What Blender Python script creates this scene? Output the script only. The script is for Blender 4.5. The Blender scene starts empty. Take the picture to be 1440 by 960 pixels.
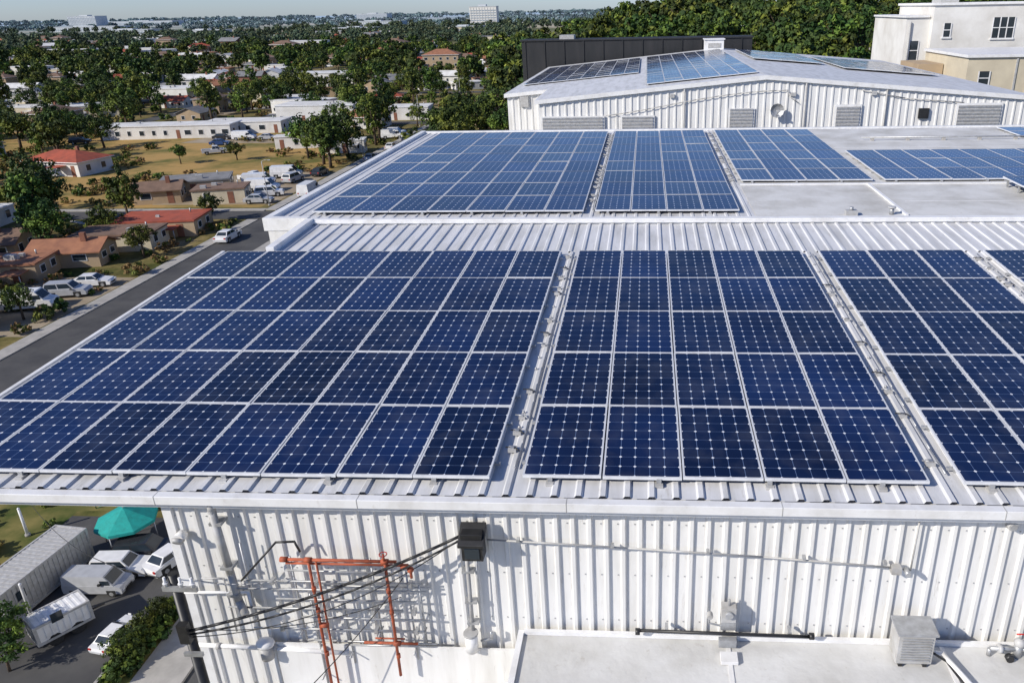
import bpy, math, random
from mathutils import Vector, Matrix
R=random.Random(11)
scene=bpy.context.scene
CAM_H=28.0
# ---------------------------------------------------------------- materials
def nt(name):
    m=bpy.data.materials.new(name); m.use_nodes=True
    n=m.node_tree.nodes; l=m.node_tree.links
    return m,n,l,n['Principled BSDF']
def ramp(n,stops):
    r=n.new('ShaderNodeValToRGB'); e=r.color_ramp.elements
    while len(e)<len(stops): e.new(0.5)
    for i,(p,c) in enumerate(stops):
        e[i].position=p; e[i].color=(c[0],c[1],c[2],1)
    return r
def pm(name,c1,c2=None,scale=3.0,rough=.6,metal=0.0,bump=0.0,stretch=(1,1,1),lo=.35,hi=.7,bscale=None,spec=.5,det=4,dirt=0.0):
    m,n,l,b=nt(name)
    b.inputs['Roughness'].default_value=rough; b.inputs['Metallic'].default_value=metal
    b.inputs['Specular IOR Level'].default_value=spec
    if c2 is None: c2=tuple(x*.78 for x in c1)
    tc=n.new('ShaderNodeTexCoord'); mp=n.new('ShaderNodeMapping'); mp.inputs['Scale'].default_value=stretch
    l.new(tc.outputs['Object'],mp.inputs['Vector'])
    no=n.new('ShaderNodeTexNoise'); no.inputs['Scale'].default_value=scale; no.inputs['Detail'].default_value=det; no.inputs['Roughness'].default_value=.62
    l.new(mp.outputs[0],no.inputs['Vector'])
    r=ramp(n,[(lo,c1),(hi,c2)]); l.new(no.outputs['Fac'],r.inputs[0]); out=r.outputs[0]
    if dirt>0:
        n3=n.new('ShaderNodeTexNoise'); n3.inputs['Scale'].default_value=5.5; n3.inputs['Detail'].default_value=6; n3.inputs['Roughness'].default_value=.75
        l.new(mp.outputs[0],n3.inputs['Vector']); r3=ramp(n,[(.58,(0,0,0)),(.74,(dirt,dirt,dirt))]); l.new(n3.outputs['Fac'],r3.inputs[0])
        mx=n.new('ShaderNodeMixRGB'); mx.inputs[2].default_value=(.30,.26,.21,1); l.new(r3.outputs[0],mx.inputs[0]); l.new(out,mx.inputs[1]); out=mx.outputs[0]
    l.new(out,b.inputs['Base Color'])
    if bump>0:
        bn=n.new('ShaderNodeBump'); bn.inputs['Strength'].default_value=bump; bn.inputs['Distance'].default_value=.05
        n2=n.new('ShaderNodeTexNoise'); n2.inputs['Scale'].default_value=bscale or scale*4; n2.inputs['Detail'].default_value=2
        l.new(tc.outputs['Object'],n2.inputs['Vector']); l.new(n2.outputs['Fac'],bn.inputs['Height']); l.new(bn.outputs[0],b.inputs['Normal'])
    return m
M={}
M['wall']=pm('white_metal_wall',(.75,.745,.73),(.55,.54,.51),1.3,.5,stretch=(3,3,.35),lo=.46,hi=.85,bump=.08,bscale=3,dirt=.5)
M['roof']=pm('white_metal_roof',(.66,.665,.68),(.43,.43,.42),1.1,.5,stretch=(3,.5,1),lo=.42,hi=.8,bump=.08,bscale=3,dirt=.5)
M['flat']=pm('white_membrane',(.64,.64,.63),(.42,.41,.38),.7,.8,lo=.40,hi=.75,bump=.15,bscale=8,dirt=.45)
M['trim']=pm('white_trim',(.78,.78,.78),(.60,.59,.57),2.5,.45,lo=.45,hi=.8,dirt=.3)
M['alu']=pm('aluminium_frame',(.72,.73,.75),(.60,.61,.63),6,.4,.1,det=2)
M['galv']=pm('galvanised',(.50,.51,.52),(.34,.34,.34),7,.45,.5)
M['greyp']=pm('grey_paint',(.48,.48,.48),(.34,.33,.31),5,.5,dirt=.3)
M['rust']=pm('red_oxide',(.45,.10,.04),(.20,.055,.03),9,.7)
M['black']=pm('black_plastic',(.014,.014,.016),(.03,.03,.03),8,.45)
M['dark']=pm('dark_cladding',(.014,.016,.019),(.028,.028,.031),.6,.75,stretch=(2,2,.4))
M['cream']=pm('cream_stucco',(.62,.55,.41),(.5,.44,.33),.5,.85)
M['white']=pm('white_stucco',(.74,.73,.70),(.58,.56,.52),.4,.85)
M['tan']=pm('tan_stucco',(.45,.34,.22),(.36,.27,.18),.4,.9)
M['grey']=pm('grey_siding',(.36,.36,.36),(.27,.27,.27),.4,.85)
M['brick']=pm('brick_wall',(.26,.11,.07),(.18,.08,.05),1.5,.9)
M['rwhite']=pm('white_roofing',(.72,.72,.71),(.50,.49,.47),.35,.8,dirt=.3)
M['rgrey']=pm('grey_shingle',(.24,.24,.25),(.15,.15,.15),.5,.9)
M['rred']=pm('red_tile',(.40,.085,.045),(.24,.06,.035),.7,.85)
M['rorange']=pm('orange_tile',(.36,.16,.085),(.23,.10,.06),.7,.85)
M['rbrown']=pm('brown_shingle',(.22,.14,.10),(.14,.09,.065),.7,.9)
M['glass']=pm('window_glass',(.02,.03,.04),(.035,.045,.055),1,.08,det=0)
M['hazeb']=pm('stucco_haze_tint',(.52,.55,.57),(.44,.47,.5),.05,.9)  # far walls: aerial haze painted in as a paler, bluer base colour
M['hazed']=pm('window_haze_tint',(.30,.35,.40),(.27,.32,.37),.05,.9)  # window bands lightened in colour to imitate haze
M['conc']=pm('concrete',(.42,.40,.37),(.28,.27,.25),.8,.9)
M['asph']=pm('asphalt',(.045,.045,.048),(.09,.088,.085),.25,.9,det=7)
M['rubber']=pm('tyre',(.02,.02,.02),(.03,.03,.03),9,.85,det=0)
M['teal']=pm('teal_canvas',(.01,.34,.30),(.01,.25,.22),3,.8)
M['bark']=pm('bark',(.10,.07,.045),(.05,.035,.025),5,.95)
M['redp']=pm('red_paint',(.50,.03,.02),(.3,.02,.02),5,.5)
M['greenp']=pm('green_paint',(.03,.14,.08),(.02,.09,.05),5,.6)
M['field']=pm('dry_field',(.40,.26,.10),(.13,.13,.04),.09,.95,lo=.44,hi=.64,det=8,spec=.1)
M['lawn']=pm('rough_grass',(.21,.18,.065),(.06,.085,.022),.3,.95,lo=.40,hi=.64,det=8,spec=.1)
M['dirt']=pm('bare_dirt',(.38,.32,.24),(.24,.19,.13),.2,.95,det=7,spec=.1)
for k,c in dict(pwhite=(.76,.76,.76),psilver=(.42,.43,.45),pdark=(.03,.032,.038),pred=(.35,.02,.02),pblue=(.03,.07,.2)).items():
    M[k]=pm('car_paint_'+k[1:],c,tuple(x*.9 for x in c),2,.22,det=0)
def leafm(name,a,b):
    m,n,l,bs=nt(name); bs.inputs['Roughness'].default_value=.7; bs.inputs['Specular IOR Level'].default_value=.25
    g=n.new('ShaderNodeNewGeometry'); r=ramp(n,[(0,a),(1,b)]); l.new(g.outputs['Random Per Island'],r.inputs[0])
    oi=n.new('ShaderNodeObjectInfo'); hs=n.new('ShaderNodeHueSaturation')
    mr=n.new('ShaderNodeMapRange'); mr.inputs[3].default_value=.65; mr.inputs[4].default_value=1.45; l.new(oi.outputs['Random'],mr.inputs[0]); l.new(mr.outputs[0],hs.inputs['Value'])
    m3=n.new('ShaderNodeMath'); m3.operation='MULTIPLY'; m3.inputs[1].default_value=7.3; mu=n.new('ShaderNodeMath'); mu.operation='FRACT'
    mr2=n.new('ShaderNodeMapRange'); mr2.inputs[3].default_value=.45; mr2.inputs[4].default_value=.515
    l.new(oi.outputs['Random'],m3.inputs[0]); l.new(m3.outputs[0],mu.inputs[0]); l.new(mu.outputs[0],mr2.inputs[0]); l.new(mr2.outputs[0],hs.inputs['Hue'])
    l.new(r.outputs[0],hs.inputs['Color']); l.new(hs.outputs[0],bs.inputs['Base Color'])
    return m
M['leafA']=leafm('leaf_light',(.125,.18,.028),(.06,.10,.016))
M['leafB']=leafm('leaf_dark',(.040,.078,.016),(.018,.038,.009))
M['leafC']=leafm('leaf_dry',(.30,.22,.075),(.14,.125,.035))
M['leafH']=leafm('leaf_hazy_light',(.13,.17,.085),(.08,.12,.06))  # far foliage: haze put into the leaf colour, here and next line
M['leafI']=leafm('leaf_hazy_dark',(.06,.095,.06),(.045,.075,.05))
M['leafJ']=leafm('leaf_hazy_far',(.19,.25,.27),(.15,.20,.22))  # farthest trees: strongest blue-grey haze painted into the leaves
def solar():
    m,n,l,b=nt('solar_cell_glass')
    b.inputs['IOR'].default_value=1.45
    uv=n.new('ShaderNodeUVMap'); sp=n.new('ShaderNodeSeparateXYZ'); l.new(uv.outputs[0],sp.inputs[0])
    def edge(o):
        a=n.new('ShaderNodeMath'); a.operation='PINGPONG'; a.inputs[1].default_value=.5
        l.new(o,a.inputs[0]); return a.outputs[0]
    du=edge(sp.outputs[0]); dv=edge(sp.outputs[1])
    ad=n.new('ShaderNodeMath'); ad.operation='ADD'; l.new(du,ad.inputs[0]); l.new(dv,ad.inputs[1])
    def less(o,v):
        a=n.new('ShaderNodeMath'); a.operation='LESS_THAN'; a.inputs[1].default_value=v; l.new(o,a.inputs[0]); return a.outputs[0]
    dia=less(ad.outputs[0],.115); lu=less(du,.016); lv=less(dv,.010)
    mx=n.new('ShaderNodeMath'); mx.operation='MAXIMUM'; l.new(lu,mx.inputs[0]); l.new(lv,mx.inputs[1])
    geo=n.new('ShaderNodeNewGeometry')
    noi=n.new('ShaderNodeTexNoise'); noi.inputs['Scale'].default_value=.5; noi.inputs['Detail'].default_value=3
    l.new(geo.outputs['Position'],noi.inputs['Vector'])
    cr=ramp(n,[(.3,(.0026,.006,.027)),(.7,(.006,.017,.068))]); l.new(noi.outputs['Fac'],cr.inputs[0])
    mr=n.new('ShaderNodeMapRange'); mr.inputs[3].default_value=.6; mr.inputs[4].default_value=1.5
    l.new(geo.outputs['Random Per Island'],mr.inputs[0])
    hs=n.new('ShaderNodeHueSaturation'); l.new(cr.outputs[0],hs.inputs['Color']); l.new(mr.outputs[0],hs.inputs['Value'])
    m1=n.new('ShaderNodeMixRGB'); m1.inputs[2].default_value=(.12,.18,.32,1); l.new(mx.outputs[0],m1.inputs[0]); l.new(hs.outputs[0],m1.inputs[1])
    m2=n.new('ShaderNodeMixRGB'); m2.inputs[2].default_value=(.75,.78,.82,1); l.new(dia,m2.inputs[0]); l.new(m1.outputs[0],m2.inputs[1])
    n4=n.new('ShaderNodeTexNoise'); n4.inputs['Scale'].default_value=2.3; n4.inputs['Detail'].default_value=5; l.new(geo.outputs['Position'],n4.inputs['Vector'])
    r4=ramp(n,[(.45,(0,0,0)),(.8,(.08,.08,.08))]); l.new(n4.outputs['Fac'],r4.inputs[0])
    m5=n.new('ShaderNodeMixRGB'); m5.inputs[2].default_value=(.35,.36,.38,1); l.new(r4.outputs[0],m5.inputs[0]); l.new(m2.outputs[0],m5.inputs[1])
    l.new(m5.outputs[0],b.inputs['Base Color'])
    r2=ramp(n,[(.3,(.06,.06,.06)),(.7,(.19,.19,.19))]); l.new(n4.outputs['Fac'],r2.inputs[0]); l.new(r2.outputs[0],b.inputs['Roughness'])
    return m
M['cell']=solar()
def groundm():
    m,n,l,b=nt('ground_soil_grass_haze'); b.inputs['Roughness'].default_value=.95; b.inputs['Specular IOR Level'].default_value=.1
    tc=n.new('ShaderNodeTexCoord')
    def noise(s,d=6,r=.65):
        x=n.new('ShaderNodeTexNoise'); x.inputs['Scale'].default_value=s; x.inputs['Detail'].default_value=d; x.inputs['Roughness'].default_value=r
        l.new(tc.outputs['Object'],x.inputs['Vector']); return x.outputs['Fac']
    a=ramp(n,[(.30,(.04,.06,.018)),(.43,(.09,.10,.03)),(.52,(.22,.18,.075)),(.62,(.33,.27,.17)),(.75,(.16,.15,.06))]); l.new(noise(.05,8),a.inputs[0])
    f=ramp(n,[(.3,(.5,.5,.5)),(.7,(1.25,1.2,1.15))]); l.new(noise(.9,4,.7),f.inputs[0])
    mu=n.new('ShaderNodeMixRGB'); mu.blend_type='MULTIPLY'; mu.inputs[0].default_value=1; l.new(a.outputs[0],mu.inputs[1]); l.new(f.outputs[0],mu.inputs[2])
    g=ramp(n,[(.38,(.08,.11,.05)),(.47,(.18,.18,.10)),(.57,(.44,.39,.29))]); l.new(noise(.0025,5,.5),g.inputs[0])
    vl=n.new('ShaderNodeVectorMath'); vl.operation='LENGTH'; l.new(tc.outputs['Object'],vl.inputs[0])
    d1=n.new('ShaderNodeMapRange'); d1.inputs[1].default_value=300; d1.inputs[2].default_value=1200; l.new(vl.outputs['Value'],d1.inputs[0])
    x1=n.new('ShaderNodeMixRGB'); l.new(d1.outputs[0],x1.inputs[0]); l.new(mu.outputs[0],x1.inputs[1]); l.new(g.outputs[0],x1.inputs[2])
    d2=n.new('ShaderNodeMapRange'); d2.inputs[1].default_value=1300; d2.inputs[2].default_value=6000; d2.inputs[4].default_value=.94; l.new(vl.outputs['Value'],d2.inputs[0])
    x2=n.new('ShaderNodeMixRGB'); x2.inputs[2].default_value=(.38,.50,.62,1); l.new(d2.outputs[0],x2.inputs[0]); l.new(x1.outputs[0],x2.inputs[1])  # distance haze painted into the ground colour as a blue-grey blend
    l.new(x2.outputs[0],b.inputs['Base Color'])
    return m
M['ground']=groundm()
# ---------------------------------------------------------------- mesh builder
class MB:
    def __init__(s): s.v=[];s.f=[];s.m=[];s.sm=[];s.uv={}
    def face(s,pts,m,sm=False,uv=None):
        i=len(s.v); s.v+= [tuple(p) for p in pts]; s.f.append(tuple(range(i,i+len(pts)))); s.m.append(m); s.sm.append(sm)
        if uv: s.uv[len(s.f)-1]=uv
    def hexa(s,P,m):
        i=len(s.v); s.v+=[tuple(p) for p in P]
        for q in ((0,2,3,1),(4,5,7,6),(0,1,5,4),(2,6,7,3),(0,4,6,2),(1,3,7,5)):
            s.f.append(tuple(i+k for k in q)); s.m.append(m); s.sm.append(False)
    def box(s,x0,x1,y0,y1,z0,z1,m): s.hexa([(x,y,z) for z in (z0,z1) for y in (y0,y1) for x in (x0,x1)],m)
    def cyl(s,p0,p1,r,m,n=10,r2=None):
        p0=Vector(p0);p1=Vector(p1); r2=r if r2 is None else r2
        d=(p1-p0).normalized(); a=d.orthogonal().normalized(); b=d.cross(a)
        i=len(s.v)
        for p,rr in ((p0,r),(p1,r2)):
            for k in range(n):
                t=2*math.pi*k/n; s.v.append(tuple(p+(a*math.cos(t)+b*math.sin(t))*rr))
        for k in range(n):
            k2=(k+1)%n; s.f.append((i+k,i+k2,i+n+k2,i+n+k)); s.m.append(m); s.sm.append(True)
        s.f.append(tuple(i+k for k in reversed(range(n)))); s.m.append(m); s.sm.append(False)
        s.f.append(tuple(i+n+k for k in range(n))); s.m.append(m); s.sm.append(False)
    def sph(s,c,r,m,n=8,k=6,sc=(1,1,1)):
        i=len(s.v)
        for a in range(k+1):
            th=math.pi*a/k
            for b in range(n):
                ph=2*math.pi*b/n
                s.v.append((c[0]+r*sc[0]*math.sin(th)*math.cos(ph),c[1]+r*sc[1]*math.sin(th)*math.sin(ph),c[2]+r*sc[2]*math.cos(th)))
        for a in range(k):
            for b in range(n):
                b2=(b+1)%n; s.f.append((i+a*n+b,i+(a+1)*n+b,i+(a+1)*n+b2,i+a*n+b2)); s.m.append(m); s.sm.append(True)
    def tube(s,pts,r,m,n=8):
        for a,b in zip(pts,pts[1:]): s.cyl(a,b,r,m,n)
        for p in pts[1:-1]: s.sph(p,r*1.05,m,n,5)
    def prof(s,pts,y0,y1,m):
        s.face([(x,y0,z) for x,z in pts],m); s.face([(x,y1,z) for x,z in reversed(pts)],m)
        n=len(pts)
        for k in range(n):
            a=pts[k];b=pts[(k+1)%n]; s.face([(a[0],y0,a[1]),(a[0],y1,a[1]),(b[0],y1,b[1]),(b[0],y0,b[1])],m)
    def mesh(s,name):
        me=bpy.data.meshes.new(name); me.from_pydata(s.v,[],s.f)
        ms=[]
        for k in s.m:
            if k not in ms: ms.append(k)
        for k in ms: me.materials.append(M[k])
        ix={k:i for i,k in enumerate(ms)}
        me.polygons.foreach_set('material_index',[ix[k] for k in s.m]); me.polygons.foreach_set('use_smooth',s.sm)
        if s.uv:
            u=me.uv_layers.new(name='UVMap')
            for fi,c in s.uv.items():
                for li,uvc in zip(me.polygons[fi].loop_indices,c): u.data[li].uv=uvc
        me.update(); return me
    def obj(s,name,parent=None,bevel=0,loc=None,rz=0,sc=1):
        return inst(name,s.mesh(name),loc or (0,0,0),rz,sc,parent,bevel)
def inst(name,me,loc,rz=0,sc=1,parent=None,bevel=0):
    o=bpy.data.objects.new(name,me); scene.collection.objects.link(o); o.location=loc; o.rotation_euler=(0,0,rz)
    o.scale=(sc,sc,sc) if isinstance(sc,(int,float)) else sc
    if parent: o.parent=parent
    if bevel:
        b=o.modifiers.new('bevel','BEVEL'); b.width=bevel; b.segments=2; b.limit_method='ANGLE'; b.angle_limit=.7
    return o
def empty(name,loc=(0,0,0)):
    o=bpy.data.objects.new(name,None); scene.collection.objects.link(o); o.location=loc; return o
# ---------------------------------------------------------------- camera
a=math.radians(3.7); p=math.radians(23.05); rho=.02
h=Vector((-math.sin(a),math.cos(a),0)); r0=Vector((math.cos(a),math.sin(a),0))
v=h*math.cos(p)-Vector((0,0,math.sin(p))); up0=r0.cross(v)
Rt=r0*math.cos(rho)-up0*math.sin(rho); Up=r0*math.sin(rho)+up0*math.cos(rho)
cd=bpy.data.cameras.new('camera'); cam=bpy.data.objects.new('camera',cd); scene.collection.objects.link(cam)
mt=Matrix((Rt,Up,-v)).transposed().to_4x4(); mt.translation=Vector((0,0,CAM_H)); cam.matrix_world=mt
cd.sensor_width=36; cd.lens=27.5; cd.shift_x=-0.0847; cd.clip_end=30000; cd.clip_start=.1
scene.camera=cam
# ---------------------------------------------------------------- light
SEL,SAZ=math.radians(32),math.radians(54)
sd=Vector((-math.sin(SAZ)*math.cos(SEL),-math.cos(SAZ)*math.cos(SEL),math.sin(SEL)))
sl=bpy.data.lights.new('sun','SUN'); sl.energy=5; sl.angle=math.radians(.5); sl.color=(1,.935,.83)
so=bpy.data.objects.new('sun',sl); scene.collection.objects.link(so); so.rotation_euler=sd.to_track_quat('Z','Y').to_euler(); so.location=(-30,-30,80)
w=bpy.data.worlds.new('World'); scene.world=w; w.use_nodes=True
wn=w.node_tree.nodes; wl=w.node_tree.links; sk=wn.new('ShaderNodeTexSky'); sk.sky_type='NISHITA'; sk.sun_disc=False
sk.sun_elevation=SEL; sk.sun_rotation=math.atan2(sd.x,sd.y); sk.air_density=.8; sk.dust_density=.4; sk.ozone_density=4; sk.altitude=200
tm=wn.new('ShaderNodeMixRGB'); tm.blend_type='MULTIPLY'; tm.inputs[0].default_value=1; tm.inputs[2].default_value=(.95,1.0,1.2,1)
wl.new(sk.outputs[0],tm.inputs[1]); wl.new(tm.outputs[0],wn['Background'].inputs[0]); wn['Background'].inputs[1].default_value=.11
scene.view_settings.view_transform='Standard'; scene.view_settings.look='None'; scene.view_settings.exposure=0
# ---------------------------------------------------------------- terrain
def sst(x,a,b):
    t=max(0,min(1,(x-a)/(b-a))); return t*t*(3-2*t)
def hz(x,y): return 17*sst(x+y*.12,-20,70)*sst(y,105,300)*(1-sst(y,500,1100))
xs=sorted(set([i*12 for i in range(-40,41)]+[s*int(480*1.22**k) for k in range(1,17) for s in (-1,1)]))
ys=sorted(set([i*12 for i in range(-10,41)]+[int(480*1.22**k) for k in range(1,17)]+[-int(120*1.5**k) for k in range(1,8)]))
g=MB()
g.v=[(x,y,hz(x,y)) for y in ys for x in xs]; nx=len(xs)
for j in range(len(ys)-1):
    for i in range(nx-1):
        g.f.append((j*nx+i,j*nx+i+1,(j+1)*nx+i+1,(j+1)*nx+i)); g.m.append('ground'); g.sm.append(True)
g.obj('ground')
def sheet(name,pts,m,z):
    b=MB(); b.face([(x,y,z) for x,y in pts],m); return b.obj(name)
def road(name,x0,x1,y0,y1,z=.036):
    b=MB(); b.face([(x0,y0,z),(x1,y0,z),(x1,y1,z),(x0,y1,z)],'asph'); return b.obj(name)
road('road',-57.5,-50.5,-60,900)
b=MB(); b.box(-59.2,-57.5,-60,111,0,.12,'conc'); b.box(-59.2,-57.5,117,900,0,.12,'conc'); b.obj('pavement')
b=MB(); b.box(-50.5,-48.9,-60,900,0,.12,'conc'); b.obj('pavement')
road('side_road',-220,-57.55,111.5,116.5,z=.040)
b=MB(); b.box(-200,-59.2,116.5,117.9,0,.12,'conc'); b.obj('pavement')
for y in (215,300,400,520): road('side_road',-600,-57.55,y,y+6,z=.040)
for x in (-150,-240): road('side_road',x,x+6,221,800,z=.044)
sheet('dry_grass_field',[(-170,119),(-61,119),(-61,150),(-66,185),(-90,208),(-200,208)],'field',.004)
sheet('grass_verge',[(-48.8,25),(-35,25),(-35,38.5),(-27,39),(-27,60),(-48.8,60)],'lawn',.004)
sheet('dirt_lot',[(-80,121),(-60,121),(-60,148),(-72,150),(-84,140)],'dirt',.008)
sheet('dirt_lot',[(-74,66),(-59.6,66),(-59.6,84),(-72,84)],'dirt',.008)
sheet('dirt_lot',[(-112,186),(-80,184),(-78,192),(-110,195)],'dirt',.008)
sheet('concrete_drive',[(-90,112),(-74,104.5),(-72,105.5),(-86,111)],'conc',.012)
sheet('yard_asphalt',[(-35,10),(-6.3,10),(-6.3,38),(-35,38)],'asph',.008)
b=MB(); b.box(-23.4,-21.0,12,30.4,0,.14,'conc'); b.box(-24.9,-23.4,24,30.4,0,.10,'lawn'); b.box(-25.05,-24.9,24,30.5,0,.15,'conc'); b.obj('pavement')
# ---------------------------------------------------------------- corrugated sheet
def corr(b,u0,u1,pitch,d,place,s0,s1,m):
    pr=[]; u=u0
    while u<u1-1e-6:
        for f,o in ((0,0),(.62,0),(.70,d),(.90,d),(.98,0)):
            uu=u+f*pitch
            if uu<=u1: pr.append((uu,o))
        u+=pitch
    pr.append((u1,0))
    for (a0,o0),(a1,o1) in zip(pr,pr[1:]):
        b.face([place(a0,o0,s0),place(a1,o1,s0),place(a1,o1,s1),place(a0,o0,s1)],m)
def zr(y): return 22.23+.0314*y
# ---------------------------------------------------------------- front warehouse
EY=8.05; WY=8.2; RY=19.9; XL=-10.05; XW=-6.24; XR=17
fb=empty('front_warehouse_building')
b=MB(); corr(b,XW,XR,.215,-.036,lambda u,o,s:(u,WY+o,s),0,zr(WY)-.06,'wall')
b.box(XW,XW+.1,WY+.003,RY,0,zr(WY)-.08,'wall'); b.box(XW-.02,XW+.1,WY-.055,WY+.0,0,zr(WY)-.1,'trim')
b.box(XR-.1,XR,WY+.1,RY,0,zr(WY)-.08,'wall'); b.box(XW+.1,XR-.1,RY-.1,RY-.003,0,zr(RY)-.1,'wall')
b.obj('walls',fb)
b=MB()
for z in (22.0,21.2,20.45):
    x=XW+.1
    while x<8: b.box(x-.008,x+.008,WY-.008,WY-.001,z-.008,z+.008,'galv'); x+=.215
b.obj('cladding_screws',fb)
b=MB(); corr(b,XL,XR,.30,.03,lambda u,o,s:(u,s,zr(s)+o),EY,17.5,'roof'); corr(b,-8.9,XR,.30,.03,lambda u,o,s:(u,s,zr(s)+o),17.5,RY,'roof')
for x0,x1,y0,y1 in ((XL,XR,EY,17.5),(-8.9,XR,17.5,RY)):
    b.face([(x0,y0,zr(y0)-.05),(x0,y1,zr(y1)-.05),(x1,y1,zr(y1)-.05),(x1,y0,zr(y0)-.05)],'roof')
b.obj('roof',fb)
b=MB(); b.box(XL-.05,XR,EY-.13,EY,zr(EY)-.13,zr(EY)-.005,'trim'); b.box(XL-.05,XR,EY-.05,EY+.1,zr(EY)-.22,zr(EY)-.135,'trim')
def slopebox(b,x0,x1,y0,y1,z0,z1,m):
    b.hexa([(x0,y0,zr(y0)+z0),(x1,y0,zr(y0)+z0),(x0,y1,zr(y1)+z0),(x1,y1,zr(y1)+z0),(x0,y0,zr(y0)+z1),(x1,y0,zr(y0)+z1),(x0,y1,zr(y1)+z1),(x1,y1,zr(y1)+z1)],m)
slopebox(b,XL-.06,XL+.02,EY,17.5,-.15,.06,'trim'); slopebox(b,-9.0,-8.8,17.45,RY,-.15,.16,'trim')
b.box(-9.0,XR,RY-.05,RY+.17,zr(RY)-.2,zr(RY)+.13,'trim'); b.box(-9.0,XR,RY-.12,RY-.053,zr(RY)+.04,zr(RY)+.10,'trim')
for x in [XL+1.3+i*2.6 for i in range(10)]: b.box(x-.008,x+.008,EY-.134,EY+.01,zr(EY)-.134,zr(EY)-.002,'greyp')
b.obj('trim',fb,bevel=.008)
b=MB()
for y in (8.6,11.4,14.2,17.0): b.box(XL+.1,XW,y-.08,y+.08,zr(y)-.32,zr(y)-.06,'greyp')
b.obj('overhang_beams',fb)
# ---------------------------------------------------------------- solar arrays
def array(x0,x1,nc,y0,y1,nr,zf,lift=.12,feet=True,name='solar_panel_array'):
    b=MB(); cw=(x1-x0)/nc; rd=(y1-y0)/nr; g_=.008; fw=.022
    for j in range(nr):
        for i in range(nc):
            ox=R.uniform(-.004,.004)
            xa=x0+i*cw+g_+ox; xb=x0+(i+1)*cw-g_+ox; ya=y0+j*rd+g_; yb=y0+(j+1)*rd-g_
            t1=R.uniform(-.005,.005); t2=R.uniform(-.008,.008)
            def P(x,y,dz=0):
                return (x,y,zf(x,y)+lift+dz+(x-(xa+xb)/2)*t1+(y-(ya+yb)/2)*t2)
            o=[(xa,ya),(xb,ya),(xb,yb),(xa,yb)]; n_=[(xa+fw,ya+fw),(xb-fw,ya+fw),(xb-fw,yb-fw),(xa+fw,yb-fw)]
            b.face([P(*q,-.004) for q in n_],'cell',uv=[(0,0),(5,0),(5,8),(0,8)])
            for k in range(4):
                k2=(k+1)%4
                b.face([P(*o[k]),P(*o[k2]),P(*n_[k2]),P(*n_[k])],'alu')
                b.face([P(*o[k],-.04),P(*o[k2],-.04),P(*o[k2]),P(*o[k])],'alu')
            b.face([P(*q,-.04) for q in reversed(o)],'black')
        for f in (.22,.78):
            y=y0+(j+f)*rd
            za=zf(x0,y)+lift-.045; zb=zf(x1,y)+lift-.045
            b.hexa([(x0-.06,y-.02,za-.04),(x1+.06,y-.02,zb-.04),(x0-.06,y+.02,za-.04),(x1+.06,y+.02,zb-.04),(x0-.06,y-.02,za),(x1+.06,y-.02,zb),(x0-.06,y+.02,za),(x1+.06,y+.02,zb)],'galv')
    if feet:
        x=x0+.35
        while x<x1:
            z=zf(x,y0+.05); b.box(x-.03,x+.03,y0-.01,y0+.05,z,z+lift-.03,'galv'); b.box(x-.05,x+.05,y0-.06,y0+.06,z+.0,z+.035,'greyp'); x+=1.37
        for f in (.22,.78):
            for j in range(nr):
                y=y0+(j+f)*rd
                for x in (x0+.05,x1-.05):
                    z=zf(x,y); b.box(x-.025,x+.025,y-.025,y+.025,z,z+lift-.085,'galv')
    return b.obj(name)
zf1=lambda x,y: zr(y)
Y0,Y1=8.33,17.3
array(-9.86,-1.94,8,Y0-.05,Y1,5,zf1); array(-1.54,3.49,5,Y0,Y1,5,zf1); array(3.88,7.06,3,Y0,Y1,5,zf1); array(7.5,13.5,6,Y0,Y1,5,zf1)
Z2=22.88; zf2=lambda x,y:Z2
array(-9.2,-1.68,7,20.75,35.4,8,zf2); array(-1.38,2.5,4,20.75,35.4,8,zf2); array(2.95,7.0,4,24.6,35.4,6,zf2)
array(7.35,15.5,8,24.6,29.9,3,zf2); array(10.6,17,6,21.3,24.0,2,zf2,lift=.3); array(15,22,7,33,35.4,2,zf2)
for gx,y0,y1,zf in ((-1.74,8.6,17.2,zf1),(3.69,8.6,17.2,zf1),(7.28,8.6,17.2,zf1),(-1.53,21,35,zf2),(2.72,24.8,35,zf2)):
    b=MB(); n=int((y1-y0)/.55)
    pts=[(gx+.07+R.uniform(-.012,.012),y0+i*(y1-y0)/n,zf(gx,y0+i*(y1-y0)/n)+.055) for i in range(n+1)]
    b.tube(pts,.012,'galv',6)
    for i in range(n):
        y=y0+(i+R.uniform(.2,.8))*(y1-y0)/n; z=zf(gx,y)+.03
        if R.random()<.65:
            s=R.uniform(.6,1.1); b.box(gx-.09*s,gx+.02,y-.05*s,y+.05*s,z,z+.05*s,'greyp'); b.box(gx-.06*s,gx-.01,y-.03,y+.03,z+.05*s,z+.065*s,'galv')
            b.tube([(gx+.07,y-.06,z+.03),(gx+.01,y-.02,z+.06),(gx-.13,y+.03,z+.04)],.010,'black' if R.random()<.5 else 'galv',6)
        if R.random()<.5: b.sph((gx-.03,y+.15,z+.02),.025,'galv',6,4)
    b.obj('cable_conduit_run')
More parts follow.
